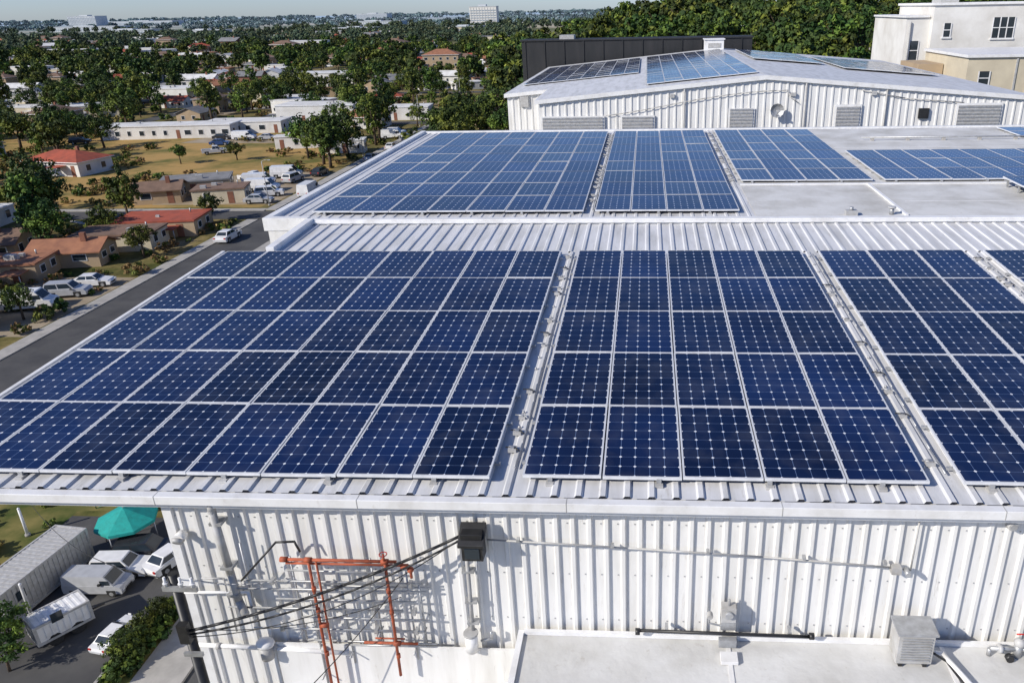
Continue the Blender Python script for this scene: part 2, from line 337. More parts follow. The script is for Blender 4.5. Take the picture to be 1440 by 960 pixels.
# ---------------------------------------------------------------- middle warehouse
mb=empty('middle_warehouse_building')
b=MB(); b.box(-10.2,25,RY+.2,36.2,0,Z2-.004,'wall'); b.obj('walls',mb)
b=MB(); corr(b,-10.1,25,.3,.02,lambda u,o,s:(u,s,Z2+o-.001),20.3,36.1,'roof'); b.face([(2.9,20.3,Z2+.026),(25,20.3,Z2+.026),(25,36,Z2+.026),(2.9,36,Z2+.026)],'flat'); b.obj('roof',mb)
b=MB(); b.box(-10.3,-10.1,RY+.18,36.3,Z2-.25,Z2+.10,'trim'); b.box(-10.1,-9.05,RY+.18,RY+.4,Z2-.25,Z2+.10,'trim'); b.box(-10.1,25,36.1,36.3,Z2-.25,Z2+.08,'trim')
b.box(6.7,6.78,20.3,24.2,Z2+.03,Z2+.09,'trim'); b.box(2.9,25,24.2,24.3,Z2+.03,Z2+.07,'trim')
for y in (22.0,26,31): b.box(7.2,25,y-.02,y+.02,Z2+.028,Z2+.034,'trim')
b.obj('trim',mb,bevel=.01)
b=MB(); b.box(5.2,5.5,20.35,20.55,Z2+.03,Z2+.16,'greyp'); b.cyl((5.35,20.45,Z2+.16),(5.35,20.45,Z2+.24),.05,'galv'); b.obj('roof_vent')
b=MB(); b.cyl((6.4,20.5,Z2+.03),(6.4,20.5,Z2+.2),.06,'galv'); b.cyl((6.4,20.5,Z2+.2),(6.4,20.5,Z2+.24),.1,'greyp'); b.obj('roof_vent')
b=MB()
for i in range(7): b.box(9+i*1.4,9.12+i*1.4,32.6,32.72,Z2+.03,Z2+.12,'conc')
b.tube([(8.6,32.66,Z2+.15),(18.2,32.66,Z2+.15)],.03,'galv'); b.obj('roof_pipe')
# ---------------------------------------------------------------- rear warehouse
BX0,BX1,BXP,BY0,BY1=-6.7,23,7.2,50,84
def z3(x,y=0): return 24.1-abs(x-BXP)*(.0906 if x<BXP else .088)
rb=empty('rear_warehouse_building')
b=MB()
corr(b,BX0,BX1,.45,-.05,lambda u,o,s:(u,BY0+o,s*(z3(u))),0,1,'wall')
b.face([(BX0,BY0,0),(BX0,BY0,z3(BX0)),(BX0,57,z3(BX0)),(BX0,57,0)],'wall'); b.face([(BX1,BY0,0),(BX1,BY1,0),(BX1,BY1,z3(BX1)),(BX1,BY0,z3(BX1))],'wall')
corr(b,-9.8,BX0,.45,-.05,lambda u,o,s:(u,57+o,s*(z3(u)-.02)),0,1,'wall')
b.face([(-9.8,57,0),(-9.8,57,z3(-9.8)),(-9.8,BY1,z3(-9.8)),(-9.8,BY1,0)],'wall')
b.obj('walls',rb)
b=MB()
for x0,x1,y0 in ((BX0-.2,BXP,BY0-.2),(BXP,BX1+.2,BY0-.2),(-10,BX0-.2,56.8)):
    for dz in (.03,-.06): b.face([(x0,y0,z3(x0)+dz),(x1,y0,z3(x1)+dz),(x1,BY1,z3(x1)+dz),(x0,BY1,z3(x0)+dz)],'roof')
    b.face([(x0,y0,z3(x0)-.22),(x1,y0,z3(x1)-.22),(x1,y0,z3(x1)+.03),(x0,y0,z3(x0)+.03)],'trim')
b.face([(-10,56.8,z3(-10)-.2),(-10,BY1,z3(-10)-.2),(-10,BY1,z3(-10)+.03),(-10,56.8,z3(-10)+.03)],'trim')
b.obj('roof',rb)
b=MB()
for x0,x1,zt in ((-6.45,-2.7,21.75),(-1.5,.4,21.75),(5.1,6.5,22.1),(11.5,12.9,22.25),(18.7,21.2,22.25)):
    b.box(x0-.1,x1+.1,49.86,49.94,18.9,zt+.12,'trim'); b.box(x0,x1,49.82,49.855,19,zt,'greyp')
    z=19.1
    while z<zt: b.box(x0,x1,49.80,49.818,z,z+.10,'galv'); z+=.2
b.box(16.4,17.0,49.82,49.94,21.5,22.1,'black'); b.box(-8.9,-8.3,56.8,56.94,21.7,22.4,'greyp')
for x in (2.3,9.6,14.4): b.cyl((x,49.88,19),(x,49.88,z3(x)-.25),.05,'greyp',8); b.box(x-.9,x-.6,49.82,49.94,22.9,23.1,'greyp')
b.obj('roller_doors',rb)
b=MB()
for i in range(12):
    t=2*math.pi*i/12;t2=2*math.pi*(i+1)/12; c=Vector((7.9,49.55,22.1))
    for r1,r2,d1,d2 in ((0,.22,.16,.12),(.22,.42,.12,0)):
        q=[c+Vector((math.cos(t)*r1,d1,math.sin(t)*r1)),c+Vector((math.cos(t2)*r1,d1,math.sin(t2)*r1)),c+Vector((math.cos(t2)*r2,d2,math.sin(t2)*r2)),c+Vector((math.cos(t)*r2,d2,math.sin(t)*r2))]
        if r1==0: q=q[1:]
        b.face(q,'galv',True)
b.cyl((7.9,49.7,22.1),(7.9,49.95,21.7),.04,'greyp'); b.cyl((7.9,49.6,21.8),(7.9,49.25,22.1),.02,'galv'); b.box(7.85,7.95,49.2,49.3,22.05,22.15,'greyp')
b.obj('satellite_dish')
b=MB(); pts=[]
for i in range(17):
    t=i/16; pts.append((-2.5+11*t,49.86,21.9+1.35*math.sin(t*math.pi*.5)**1.3))
b.tube(pts+[(8.6,49.86,22.9),(9.2,49.86,22.5)],.025,'greyp',5)
b.tube([(12.9,49.88,23.2),(15.5,49.88,22.7),(19,49.88,22.4)],.03,'greyp',5); b.obj('wall_cable')
array(-9.4,-.6,8,62,80,9,z3,feet=False,lift=.15); array(0,6.9,6,51.5,80,14,z3,feet=False,lift=.15); array(8.4,14,5,66,80,7,z3,feet=False,lift=.2); array(14.6,21.5,6,62,76,7,z3,feet=False,lift=.2)
b=MB(); b.box(5.6,7.4,81,82.6,23.9,25.0,'trim'); b.box(5.5,7.5,80.9,82.7,25.0,25.1,'trim'); b.box(5.9,7.1,80.95,80.995,24.3,24.7,'greyp'); b.obj('rooftop_unit')
b=MB(); b.box(-12.8,10.6,85,89,0,25.0,'dark'); b.box(-12.95,10.75,84.9,89.1,25.0,25.12,'dark')
for i in range(12): b.box(-12.5+i*2,-12.4+i*2,84.93,84.998,20,25,'dark')
b.box(-9,-7.5,86,88,25.12,25.5,'greyp'); b.obj('dark_industrial_building')
def window(b,x0,x1,y,z0,z1,nx_=2,m='glass'):
    b.box(x0,x1,y-.05,y-.01,z0,z1,m); b.box(x0-.12,x1+.12,y-.14,y-.0,z0-.18,z0-.003,'trim')
    for i in range(nx_+1):
        x=x0+(x1-x0)*i/nx_; b.box(x-.05,x+.05,y-.09,y-.052,z0,z1,'trim')
    b.box(x0,x1,y-.085,y-.054,(z0+z1)/2-.04,(z0+z1)/2+.04,'trim')
b=MB(); b.box(28.6,41.6,95,108,0,26.4,'white'); b.box(31.2,42.2,94.2,107,19,27.6,'white'); b.box(31.0,42.4,94,107.2,27.6,27.85,'trim'); b.box(28.4,31.0,94.8,108,26.4,26.6,'trim')
window(b,37.6,39.9,94.2,24.2,26.3,3); window(b,32.4,33.2,94.2,24.4,25.8,1); window(b,34.8,36,94.2,20.8,22.2,2); window(b,29.2,30.2,95,22,24,1); window(b,38,40,94.2,20.5,22,2)
b.cyl((29.0,94.8,18),(29.0,94.8,26),.1,'greyp'); b.box(33,35,98,101,27.85,28.6,'greyp'); b.obj('white_office_building')
b=MB(); b.box(29.5,46,78,90,0,23.2,'cream'); b.box(29.3,46.2,77.8,90.2,23.2,23.45,'trim'); b.box(33.8,33.95,77.9,77.997,15,23.1,'greyp'); window(b,30.6,31.6,78,20.8,22,1); b.box(35.0,35.9,77.9,77.99,18,21.4,'greyp')
b.box(27,29.4,84,90,0,22.3,'tan'); b.obj('cream_office_building')
# ---------------------------------------------------------------- front wall fittings
YW=8.12
b=MB(); b.tube([(-5.5,8.05,22.34),(-5.5,YW-.1,22.2),(-5.47,YW-.08,21.2),(-5.45,YW-.08,20.75),(-5.32,YW-.2,20.62)],.052,'greyp',12)
for z in (22.0,21.3,20.85): b.box(-5.56,-5.4,YW-.14,YW+.03,z,z+.04,'galv')
b.obj('drainpipe')
b=MB(); b.box(-2.29,-2.02,YW-.24,YW-.04,21.62,22.02,'black'); b.hexa([(-2.32,YW-.30,21.86),(-1.99,YW-.30,21.86),(-2.32,YW-.03,21.98),(-1.99,YW-.03,21.98),(-2.32,YW-.30,21.90),(-1.99,YW-.30,21.90),(-2.32,YW-.03,22.07),(-1.99,YW-.03,22.07)],'black')
b.box(-2.25,-2.06,YW-.255,YW-.242,21.66,21.82,'glass'); b.box(-2.2,-2.11,YW-.04,YW+.03,21.7,21.9,'galv'); b.obj('wall_floodlight',bevel=.012)
b=MB(); b.tube([(-2.28,YW-.05,21.6),(-2.30,YW-.05,20.3)],.028,'greyp'); b.cyl((-2.32,YW-.1,20.02),(-2.32,YW-.1,20.3),.085,'trim',14); b.cyl((-2.32,YW-.1,20.3),(-2.32,YW-.1,20.33),.10,'greyp',14)
b.tube([(-2.2,YW-.06,20.15),(-2.05,YW-.06,20.2),(-2.05,YW-.06,20.32)],.02,'galv')
b.tube([(-2.16,YW-.03,21.6),(-2.19,YW-.03,20.5)],.012,'galv',6)
for z in (21.3,20.8,20.45): b.box(-2.36,-2.2,YW-.09,YW+.02,z,z+.025,'galv')
b.obj('conduit_pipe')
b=MB(); b.tube([(-2.0,YW-.03,21.8),(-.2,YW-.04,21.72),(1.5,YW-.03,21.62),(3.2,YW-.04,21.50)],.013,'greyp',6)
for x in (-1.6,-.4,.8,2.0,3.0): b.box(x-.02,x+.02,YW-.07,YW,21.55+(3.2-x)*.05,21.59+(3.2-x)*.05,'galv')
b.box(3.08,3.2,YW-.1,YW,21.44,21.54,'greyp'); b.tube([(3.2,YW-.05,21.5),(3.32,YW-.05,21.48),(3.33,YW-.05,22.2)],.012,'greyp',6); b.cyl((3.26,YW-.05,21.5),(3.26,YW-.17,21.5),.035,'galv'); b.obj('conduit_pipe')
b=MB(); b.cyl((4.45,YW+.02,22.15),(4.45,YW-.05,22.15),.07,'greyp',14,.055); b.cyl((4.45,YW-.05,22.15),(4.45,YW-.06,22.15),.045,'galv',12); b.obj('wall_vent')
b=MB(); b.cyl((-6.05,YW+.02,21.75),(-6.05,YW-.1,21.75),.07,'trim',14); b.cyl((-6.05,YW-.1,21.75),(-6.05,YW-.14,21.72),.085,'greyp',14,.06); b.obj('wall_vent')
b=MB(); y=YW-.22
def P(x,z,dy=0): return (x,y+dy,z)
for z,dy in ((21.57,0),(21.49,.03)): b.cyl(P(-4.62,z,dy),P(-3.15 if z>21.5 else -2.98,z,dy),.022 if z>21.5 else .016,'rust')
for x,r in ((-4.30,.020),(-4.20,.015),(-3.30,.020)): b.cyl(P(x,21.57),P(x-.02,19.2 if x<-4 else 19.65),r,'rust')
b.cyl(P(-3.75,20.22),P(-3.02,20.22),.018,'rust'); b.cyl(P(-3.6,20.27,.03),P(-3.2,20.27,.03),.012,'rust')
for x,z in ((-4.3,21.57),(-3.3,21.57),(-3.05,21.5),(-3.3,20.22),(-4.62,21.57),(-4.25,20.5)): b.cyl(P(x-.045,z),P(x+.045,z),.036,'rust',10)
b.cyl(P(-3.3,21.6,-.02),P(-3.3,21.70,-.02),.014,'rust')
for k in range(8):
    t=2*math.pi*k/8;t2=t+2*math.pi/8; b.cyl((-3.3+.05*math.cos(t),y-.02+.05*math.sin(t),21.70),(-3.3+.05*math.cos(t2),y-.02+.05*math.sin(t2),21.70),.007,'redp',5)
for z in (21.1,20.75,20.0): b.cyl(P(-4.3,z-.03),P(-4.3,z+.03),.03,'rust',8); b.cyl(P(-3.31,z-.03),P(-3.31,z+.03),.03,'rust',8)
b.sph(P(-2.98,21.45),.045,'rust'); b.cyl(P(-2.98,21.45),P(-2.98,21.32),.018,'rust')
b.obj('red_pipe_manifold')
b=MB()
for i,(x0,x1,z,d) in enumerate(((-5.3,-2.9,21.12,.1),(-5.45,-2.85,20.98,.1),(-4.9,-3.0,20.84,.12),(-5.6,-3.2,20.66,.1),(-4.6,-2.85,20.52,.1),(-5.3,-2.95,20.33,.12),(-4.5,-2.8,20.12,.1),(-4.1,-2.9,20.05,.1),(-4.7,-3.3,21.3,.1),(-4.4,-2.8,21.02,.05))):
    b.cyl((x0,YW-d,z),(x1,YW-d,z+R.uniform(-.02,.02)),.013,'galv',6)
for x,z0,z1 in ((-5.25,21.7,20.3),(-4.62,21.5,20.1),(-4.0,21.3,19.7),(-3.55,21.5,20.1),(-3.1,21.3,19.8),(-4.45,20.9,19.3),(-2.95,21.1,20.1)):
    b.cyl((x,YW-.07,z0),(x,YW-.07,z1),.014,'galv',6); b.cyl((x,YW,z1+.2),(x,YW-.2,z1+.2),.012,'galv',6)
b.tube([(-5.3,YW-.15,21.15),(-4.72,YW-.15,21.78),(-4.5,YW-.1,21.76),(-4.45,YW-.1,21.6)],.015,'black',6)
for x in (-4.9,-4.3,-3.6,-3.05):
    for z in (21.12,20.66,20.33): b.box(x-.025,x+.025,YW-.15,YW-.05,z-.03,z+.03,'galv')
b.obj('galvanised_pipe_rack')
b=MB(); b.tube([(-6.2,YW-.08,19.95),(-5.2,YW-.08,19.93),(-4.05,YW-.08,19.88)],.032,'trim',10); b.tube([(-6.22,YW-.06,20.85),(-5.3,YW-.06,20.88),(-5.3,YW-.06,20.4)],.02,'trim',8)
b.tube([(-5.9,YW-.06,21.1),(-5.6,YW-.06,21.1),(-5.6,YW-.06,20.2)],.014,'greyp',6)
for x in (-5.9,-5.1,-4.4): b.cyl((x-.03,YW-.08,19.94),(x+.03,YW-.08,19.94),.045,'greyp')
b.obj('white_water_pipe')
b=MB(); b.sph((-5.2,YW-.12,20.05),.13,'trim',14,8,(1,.8,.6)); b.cyl((-5.2,YW-.12,19.8),(-5.2,YW-.12,20.0),.09,'greyp',14); b.obj('wall_vent')
b=MB(); b.cyl((-5.55,7.7,19.2),(-5.55,7.7,19.42),.03,'galv'); b.sph((-5.55,7.7,19.47),.055,'redp',10,6); b.tube([(-5.55,7.7,19.2),(-5.55,YW,19.2)],.02,'galv'); b.obj('alarm_beacon')
b=MB(); b.cyl((-5.93,7.6,0),(-5.93,7.6,21.56),.10,'black',12,.062)
b.box(-6.05,-5.6,7.50,7.535,21.35,21.42,'galv'); b.box(-5.97,-5.84,7.44,7.53,20.55,20.85,'black'); b.box(-6.0,-5.75,7.48,7.52,20.3,20.36,'galv')
for x in (-6.0,-5.8,-5.65):
    b.cyl((x,7.52,21.42),(x,7.52,21.56),.022,'trim',8,.016); b.cyl((x,7.52,21.46),(x,7.52,21.475),.034,'trim',8)
b.obj('utility_pole')
def sag(p0,p1,s,n=14): 
    p0=Vector(p0);p1=Vector(p1); return [tuple(p0.lerp(p1,i/n)-Vector((0,0,s*4*(i/n)*(1-i/n)))) for i in range(n+1)]
b=MB()
b.tube(sag((-5.85,7.5,20.72),(-2.3,YW-.16,21.95),.13),.020,'black',7)
b.tube(sag((-5.85,7.5,20.66),(-2.3,YW-.18,21.9),.20),.014,'black',6)
b.tube(sag((-5.85,7.52,20.6),(-2.35,YW-.14,21.86),.34),.007,'black',5)
b.tube(sag((-5.9,7.5,20.75),(-3.2,YW-.1,20.9),.2),.006,'black',5)
b.tube(sag((-5.65,7.56,21.5),(-4.6,YW-.1,21.2),.1),.006,'greyp',5)
b.tube(sag((-6.0,7.56,21.5),(-36,36,4.4),1.5,20),.009,'black',5)
b.tube(sag((-5.3,7.3,19.0),(-3.1,YW-.2,21.3),.15),.007,'black',5)
b.obj('power_cable')
b=MB(); b.cyl((-.08,YW-.16,20.50),(2.2,YW-.16,20.47),.022,'black',8)
for x in (-.08,2.17): b.cyl((x-.03,YW-.16,20.48),(x+.03,YW-.16,20.48),.045,'black')
for x in (.3,1.9): b.box(x-.02,x+.02,YW-.14,YW,20.46,20.5,'galv')
b.obj('black_steel_bar')
b=MB(); b.box(1.0,1.19,YW-.16,YW-.01,20.66,20.88,'greyp'); b.cyl((1.095,YW-.16,20.8),(1.095,YW-.2,20.8),.055,'galv',12); b.box(.97,1.2,YW-.26,YW-.185,20.34,20.46,'galv'); b.box(1.02,1.22,YW-.18,YW-.1,20.31,20.40,'greyp'); b.box(1.0,1.2,YW-.12,YW-.01,20.50,20.64,'galv')
b.cyl((.85,YW-.12,20.78),(.85,YW-.2,20.78),.04,'greyp',10); b.tube([(.85,YW-.1,20.78),(.85,YW-.1,20.6),(1.0,YW-.1,20.56)],.014,'galv',6); b.tube([(1.1,YW-.08,20.88),(1.1,YW-.08,20.98)],.018,'galv',6)
b.box(.98,1.2,YW-.52,YW-.34,20.31,20.36,'trim'); b.obj('electric_meter_box',bevel=.006)
b=MB(); b.box(-1.6,9,4.6,YW-.04,20.05,20.3,'flat'); b.box(-1.68,-1.603,4.6,YW-.04,20.0,20.34,'trim'); b.box(-1.6,9,YW-.09,YW-.035,20.303,20.36,'trim')
for x in (1.1,3.85,6.5): b.box(x-.03,x+.03,4.6,YW-.1,20.301,20.312,'trim')
b.box(-1.55,8.9,4.7,4.8,0,20.04,'wall'); b.box(-1.55,-1.45,4.8,YW-.1,0,20.04,'wall'); b.obj('lean_to_building')
b=MB(); b.box(-5.1,-1.70,6.3,YW-.04,19.0,19.12,'flat'); b.box(-5.1,-1.7,6.2,6.3,18.95,19.15,'trim'); b.box(-5.1,-1.75,YW-.06,YW-.032,19.122,20.0,'wall'); b.box(-5.0,-1.8,6.4,6.5,0,18.99,'wall'); b.box(-5.0,-4.9,6.5,YW-.1,0,18.99,'wall'); b.obj('lean_to_building')
b=MB(); b.box(3.16,3.60,7.66,7.95,20.36,20.82,'greyp'); b.box(3.13,3.63,7.63,7.98,20.82,20.845,'galv')
for i in range(9): b.box(3.2,3.56,7.64,7.658,20.42+i*.042,20.435+i*.042,'galv')
b.box(3.602,3.61,7.70,7.9,20.42,20.78,'galv')
for x in (3.2,3.5): b.box(x,x+.05,7.66,7.95,20.31,20.36,'black')
b.obj('air_conditioner_unit',bevel=.006)
b=MB(); b.tube([(3.60,7.8,20.42),(3.78,7.8,20.4),(3.98,7.3,20.37)],.035,'trim',10); b.tube([(3.61,7.72,20.5),(3.8,7.7,20.38),(3.93,7.2,20.36)],.016,'black',6); b.obj('refrigerant_pipe')
b=MB(); b.cyl((4.75,7.9,20.3),(4.75,7.9,20.5),.05,'galv',12); b.sph((4.75,7.9,20.52),.07,'greyp',10,6); b.tube([(4.4,7.9,20.42),(4.75,7.9,20.42),(5.3,7.9,20.42)],.03,'galv',8); b.cyl((4.5,7.9,20.42),(4.55,7.9,20.42),.06,'greyp',10); b.cyl((4.62,7.85,20.35),(4.62,7.78,20.35),.05,'black',10); b.cyl((4.75,7.9,20.58),(4.75,7.9,20.66),.012,'galv'); b.cyl((4.69,7.9,20.66),(4.81,7.9,20.66),.01,'redp')
b.tube([(4.4,7.9,20.42),(4.4,7.9,20.31)],.03,'galv'); b.obj('pipe_valve_assembly')
b=MB(); b.cyl((4.98,7.95,20.3),(4.98,7.95,21.0),.045,'black',10); b.cyl((4.98,7.95,21.0),(4.98,7.95,21.02),.06,'black',10); b.obj('steel_post')
# ---------------------------------------------------------------- vehicles
def vehicle(kind,paint):
    b=MB()
    def frust(xb0,xb1,xt0,xt1,z0,z1,wb,wt,glass_sides=(0,1,2,3)):
        Bt=[(xb0,-wb,z0),(xb1,-wb,z0),(xb1,wb,z0),(xb0,wb,z0)]; Tp=[(xt0,-wt,z1),(xt1,-wt,z1),(xt1,wt,z1),(xt0,wt,z1)]
        b.face(Tp,paint)
        for k in range(4):
            q=[Vector(Bt[k]),Vector(Bt[(k+1)%4]),Vector(Tp[(k+1)%4]),Vector(Tp[k])]; b.face(q,paint)
            if k in glass_sides:
                nrm=(q[1]-q[0]).cross(q[3]-q[0]).normalized()*.012
                def bl(u,w_): return q[0].lerp(q[1],u).lerp(q[3].lerp(q[2],u),w_)+nrm
                segs=((.05,.48),(.52,.95)) if k in (0,2) else ((.06,.94),)
                for u0,u1 in segs: b.face([bl(u0,.14),bl(u1,.14),bl(u1,.88),bl(u0,.88)],'glass')
    wx=1.35
    if kind=='car':
        W=.88; b.prof([(-2.2,.28),(-2.28,.6),(-2.2,.9),(-1.5,.97),(1.0,.93),(2.0,.8),(2.25,.6),(2.2,.28)],-W,W,paint); frust(-1.75,1.0,-1.15,.3,.94,1.43,.80,.62); f,r=2.26,-2.28
    elif kind=='suv':
        W=.93; b.prof([(-2.3,.32),(-2.35,.7),(-2.3,1.05),(1.1,1.05),(2.1,.95),(2.32,.7),(2.3,.32)],-W,W,paint); frust(-2.28,1.15,-2.0,.5,1.04,1.72,.86,.70); f,r=2.33,-2.36
    elif kind=='van':
        W=1.0; wx=1.7; b.prof([(-2.7,.35),(-2.75,.8),(-2.72,1.2),(2.0,1.2),(2.6,1.05),(2.75,.75),(2.7,.35)],-W,W,paint); frust(-2.7,2.05,-2.62,1.25,1.19,2.15,.97,.86,(1,)); f,r=2.76,-2.76
        for s in (-1,1): b.box(.9,1.75,s*.965-.012,s*.965+.012,1.28,1.75,'glass')
    elif kind=='pickup':
        W=.95; wx=1.65; b.prof([(-2.6,.4),(-2.65,.95),(-.6,.95),(-.55,1.05),(1.3,1.05),(2.4,.98),(2.6,.7),(2.55,.4)],-W,W,paint); frust(-.55,1.35,-.35,.7,1.04,1.75,.88,.72); b.box(-2.5,-.7,-.78,.78,.955,.965,'black'); b.box(-2.62,-.6,-.95,-.82,.95,1.12,paint); b.box(-2.62,-.6,.82,.95,.95,1.12,paint); f,r=2.6,-2.66
    for sx in (-wx,wx):
        for s in (-1,1):
            b.cyl((sx,s*(W-.2),.34),(sx,s*(W+.02),.34),.34,'rubber',14); b.cyl((sx,s*(W+.02),.34),(sx,s*(W+.03),.34),.2,'galv',10)
            b.box(sx-.42,sx+.42,s*(W+.003)-.002,s*(W+.003)+.002,.28,.72,'black')
    for s in (-1,1):
        b.box(f-.06,f+.01,s*.68-.16,s*.68+.16,.62,.75,'trim'); b.box(r-.01,r+.06,s*.72-.12,s*.72+.12,.68,.86,'redp')
        b.box(.75,.95,s*(W+.08)-.08,s*(W+.08)+.08,1.0 if kind!='van' else 1.3,1.13 if kind!='van' else 1.5,'black')
    b.box(f-.03,f+.03,-.5,.5,.42,.58,'black')
    return b.mesh('vehicle_'+kind)
vm={}
def veh(name,kind,paint,x,y,deg,sc=1):
    k=(kind,paint)
    if k not in vm: vm[k]=vehicle(kind,paint)
    return inst(name,vm[k],(x,y,hz(x,y)+(.016 if y<50 else .04)),math.radians(deg),sc,None,.035 if y<90 else 0)
veh('parked_van','van','pwhite',-64.6,73.6,12,.95); veh('parked_car','suv','psilver',-63.2,77.6,12,.95); veh('parked_car','car','pwhite',-62.6,81,10,.95)
veh('parked_van','suv','pwhite',-28.5,33.0,4,.66); veh('parked_van','van','psilver',-28.9,31.6,2,.58); veh('parked_car','suv','pdark',-28.0,34.4,8,.7); veh('parked_car','car','pwhite',-26.2,34.0,70,.7)
veh('parked_car','car','pwhite',-25.7,28.2,80,.55); veh('parked_van','van','pwhite',-30.6,40.6,75,.8); veh('parked_van','suv','pwhite',-32.9,42.0,70,.8)
for x,y,d,k,c in ((-69,136,15,'van','pwhite'),(-66,131,5,'van','pwhite'),(-63,127,20,'suv','pwhite'),(-72,140,-10,'pickup','pwhite'),(-64,139,80,'suv','psilver'),(-61.5,145,88,'car','pdark'),(-62.5,122,5,'car','psilver'),(-67,143,10,'van','pwhite'),
    (-55.8,185,88,'pickup','pwhite'),(-56.6,160,90,'car','psilver'),(-56.6,174,90,'car','pwhite'),(-55.7,232,88,'car','pdark'),(-51.6,205,92,'suv','pred'),(-61,190,5,'van','pwhite'),(-62,196,0,'suv','pwhite'),(-95,170,30,'pickup','pwhite'),(-100,182,10,'car','pblue'),
    (-84,189,0,'suv','pwhite'),(-92,190,2,'car','psilver'),(-98,190,5,'van','pwhite'),(-104,191,4,'car','pdark'),(-137,186,20,'suv','pdark'),(-56.5,100,90,'car','pwhite'),(-51.5,130,90,'car','psilver'),(-56.6,128,90,'van','pwhite')):
    veh('parked_'+('car' if k in('car','suv') else 'van' if k=='van' else 'pickup_truck'),k,c,x,y,d)
def container(name,L,W,H,x,y,deg,z0=.15,wheels=False,m='trim'):
    b=MB(); b.box(-L/2+.05,L/2-.05,-W/2+.06,W/2-.06,z0+.05,z0+H-.04,m)
    n=int(L/.28)
    for i in range(n):
        xx=-L/2+.15+i*(L-.3)/n
        for s in (-1,1): b.box(xx,xx+.13,s*(W/2-.045)-.02,s*(W/2-.045)+.02,z0+.15,z0+H-.12,m)
        b.box(xx,xx+.13,-W/2+.1,W/2-.1,z0+H-.04,z0+H-.02,m)
    for sx in (-1,1):
        for sy in (-1,1): b.box(sx*(L/2-.07)-.07,sx*(L/2-.07)+.07,sy*(W/2-.07)-.07,sy*(W/2-.07)+.07,z0,z0+H,'greyp')
    for sy in (-1,1):
        for zz in (z0,z0+H-.12): b.box(-L/2+.14,L/2-.14,sy*(W/2-.05)-.05,sy*(W/2-.05)+.05,zz,zz+.12,'greyp')
    for sx in (-1,1):
        for zz in (z0,z0+H-.12): b.box(sx*(L/2-.05)-.05,sx*(L/2-.05)+.05,-W/2+.14,W/2-.14,zz,zz+.12,'greyp')
    for yy in (-W*.3,-W*.1,W*.1,W*.3): b.cyl((-L/2-.0,yy,z0+.1),(-L/2-.0,yy,z0+H-.1),.02,'galv',6)
    b.box(-L/2+.02,-L/2+.045,-.01,.01,z0+.1,z0+H-.1,'black')
    b.box(-L/2+.8,-L/2+1.3,-W/2-.02,-W/2+.0,z0+.9,z0+1.4,'glass')
    if wheels:
        for sx in (-.5,.5):
            for s in (-1,1): b.cyl((sx,s*(W/2-.25),.33),(sx,s*(W/2-.02),.33),.33,'rubber',14)
        b.tube([(L/2,0,.5),(L/2+.7,0,.45)],.05,'black')
    b.obj(name,loc=(x,y,0.01),rz=math.radians(deg))
container('shipping_container',5.6,2.0,1.9,-32.2,31.5,83,m='greyp'); container('box_trailer',2.5,1.4,1.1,-28.7,28.5,55,z0=.4,wheels=True)
b=MB()
for k in range(8):
    t=2*math.pi*k/8;t2=t+2*math.pi/8; r=2.3
    A=(math.cos(t)*r,math.sin(t)*r,2.3);B=(math.cos(t2)*r,math.sin(t2)*r,2.3)
    b.face([A,B,(0,0,3.35)],'teal'); b.face([(A[0],A[1],2.05),(B[0],B[1],2.05),B,A],'teal')
    if k%2==0: b.cyl((A[0]*.97,A[1]*.97,0),(A[0]*.97,A[1]*.97,2.3),.04,'galv',6)
b.cyl((0,0,3.3),(0,0,3.5),.04,'galv'); b.obj('canopy_tent',loc=(-29.6,35.6,0),sc=.72)
b=MB()
for i in range(6): b.cyl((i*1.2,0,0),(i*1.2,0,2.2),.04,'greenp',6)
for z in (.6,1.4,2.2): b.cyl((0,0,z),(6,0,z),.03,'greenp',6)
b.cyl((0,0,0),(6,0,2.2),.03,'greenp',6); b.obj('steel_fence',loc=(-34.0,38.8,0),rz=.35,sc=.8)
def lamp(x,y,hh=8,m='greyp'):
    b=MB(); b.cyl((0,0,0),(0,0,hh),.09,m,8,.05); b.tube([(0,0,hh),(.4,0,hh+.2),(1.1,0,hh+.25)],.035,m,6); b.box(1.0,1.45,-.09,.09,hh+.18,hh+.28,'greyp'); b.cyl((0,0,0),(0,0,.3),.16,'conc'); b.obj('street_lamp',loc=(x,y,hz(x,y)))
for x,y,hh in ((-59.9,120,7),(-59.9,165,7),(-59.9,210,8),(-59.9,260,8)): lamp(x,y,hh)
for x,y,hh in ((-36.3,36,1.9),(-30.5,28.9,2.6)):
    b=MB(); b.cyl((0,0,0),(0,0,hh),.09,'trim' if hh<2 else 'greyp',10,.07); b.sph((0,0,hh),.08,'trim',8,5); b.cyl((0,0,0),(0,0,.15),.15,'conc'); b.obj('bollard_post',loc=(x,y,0))
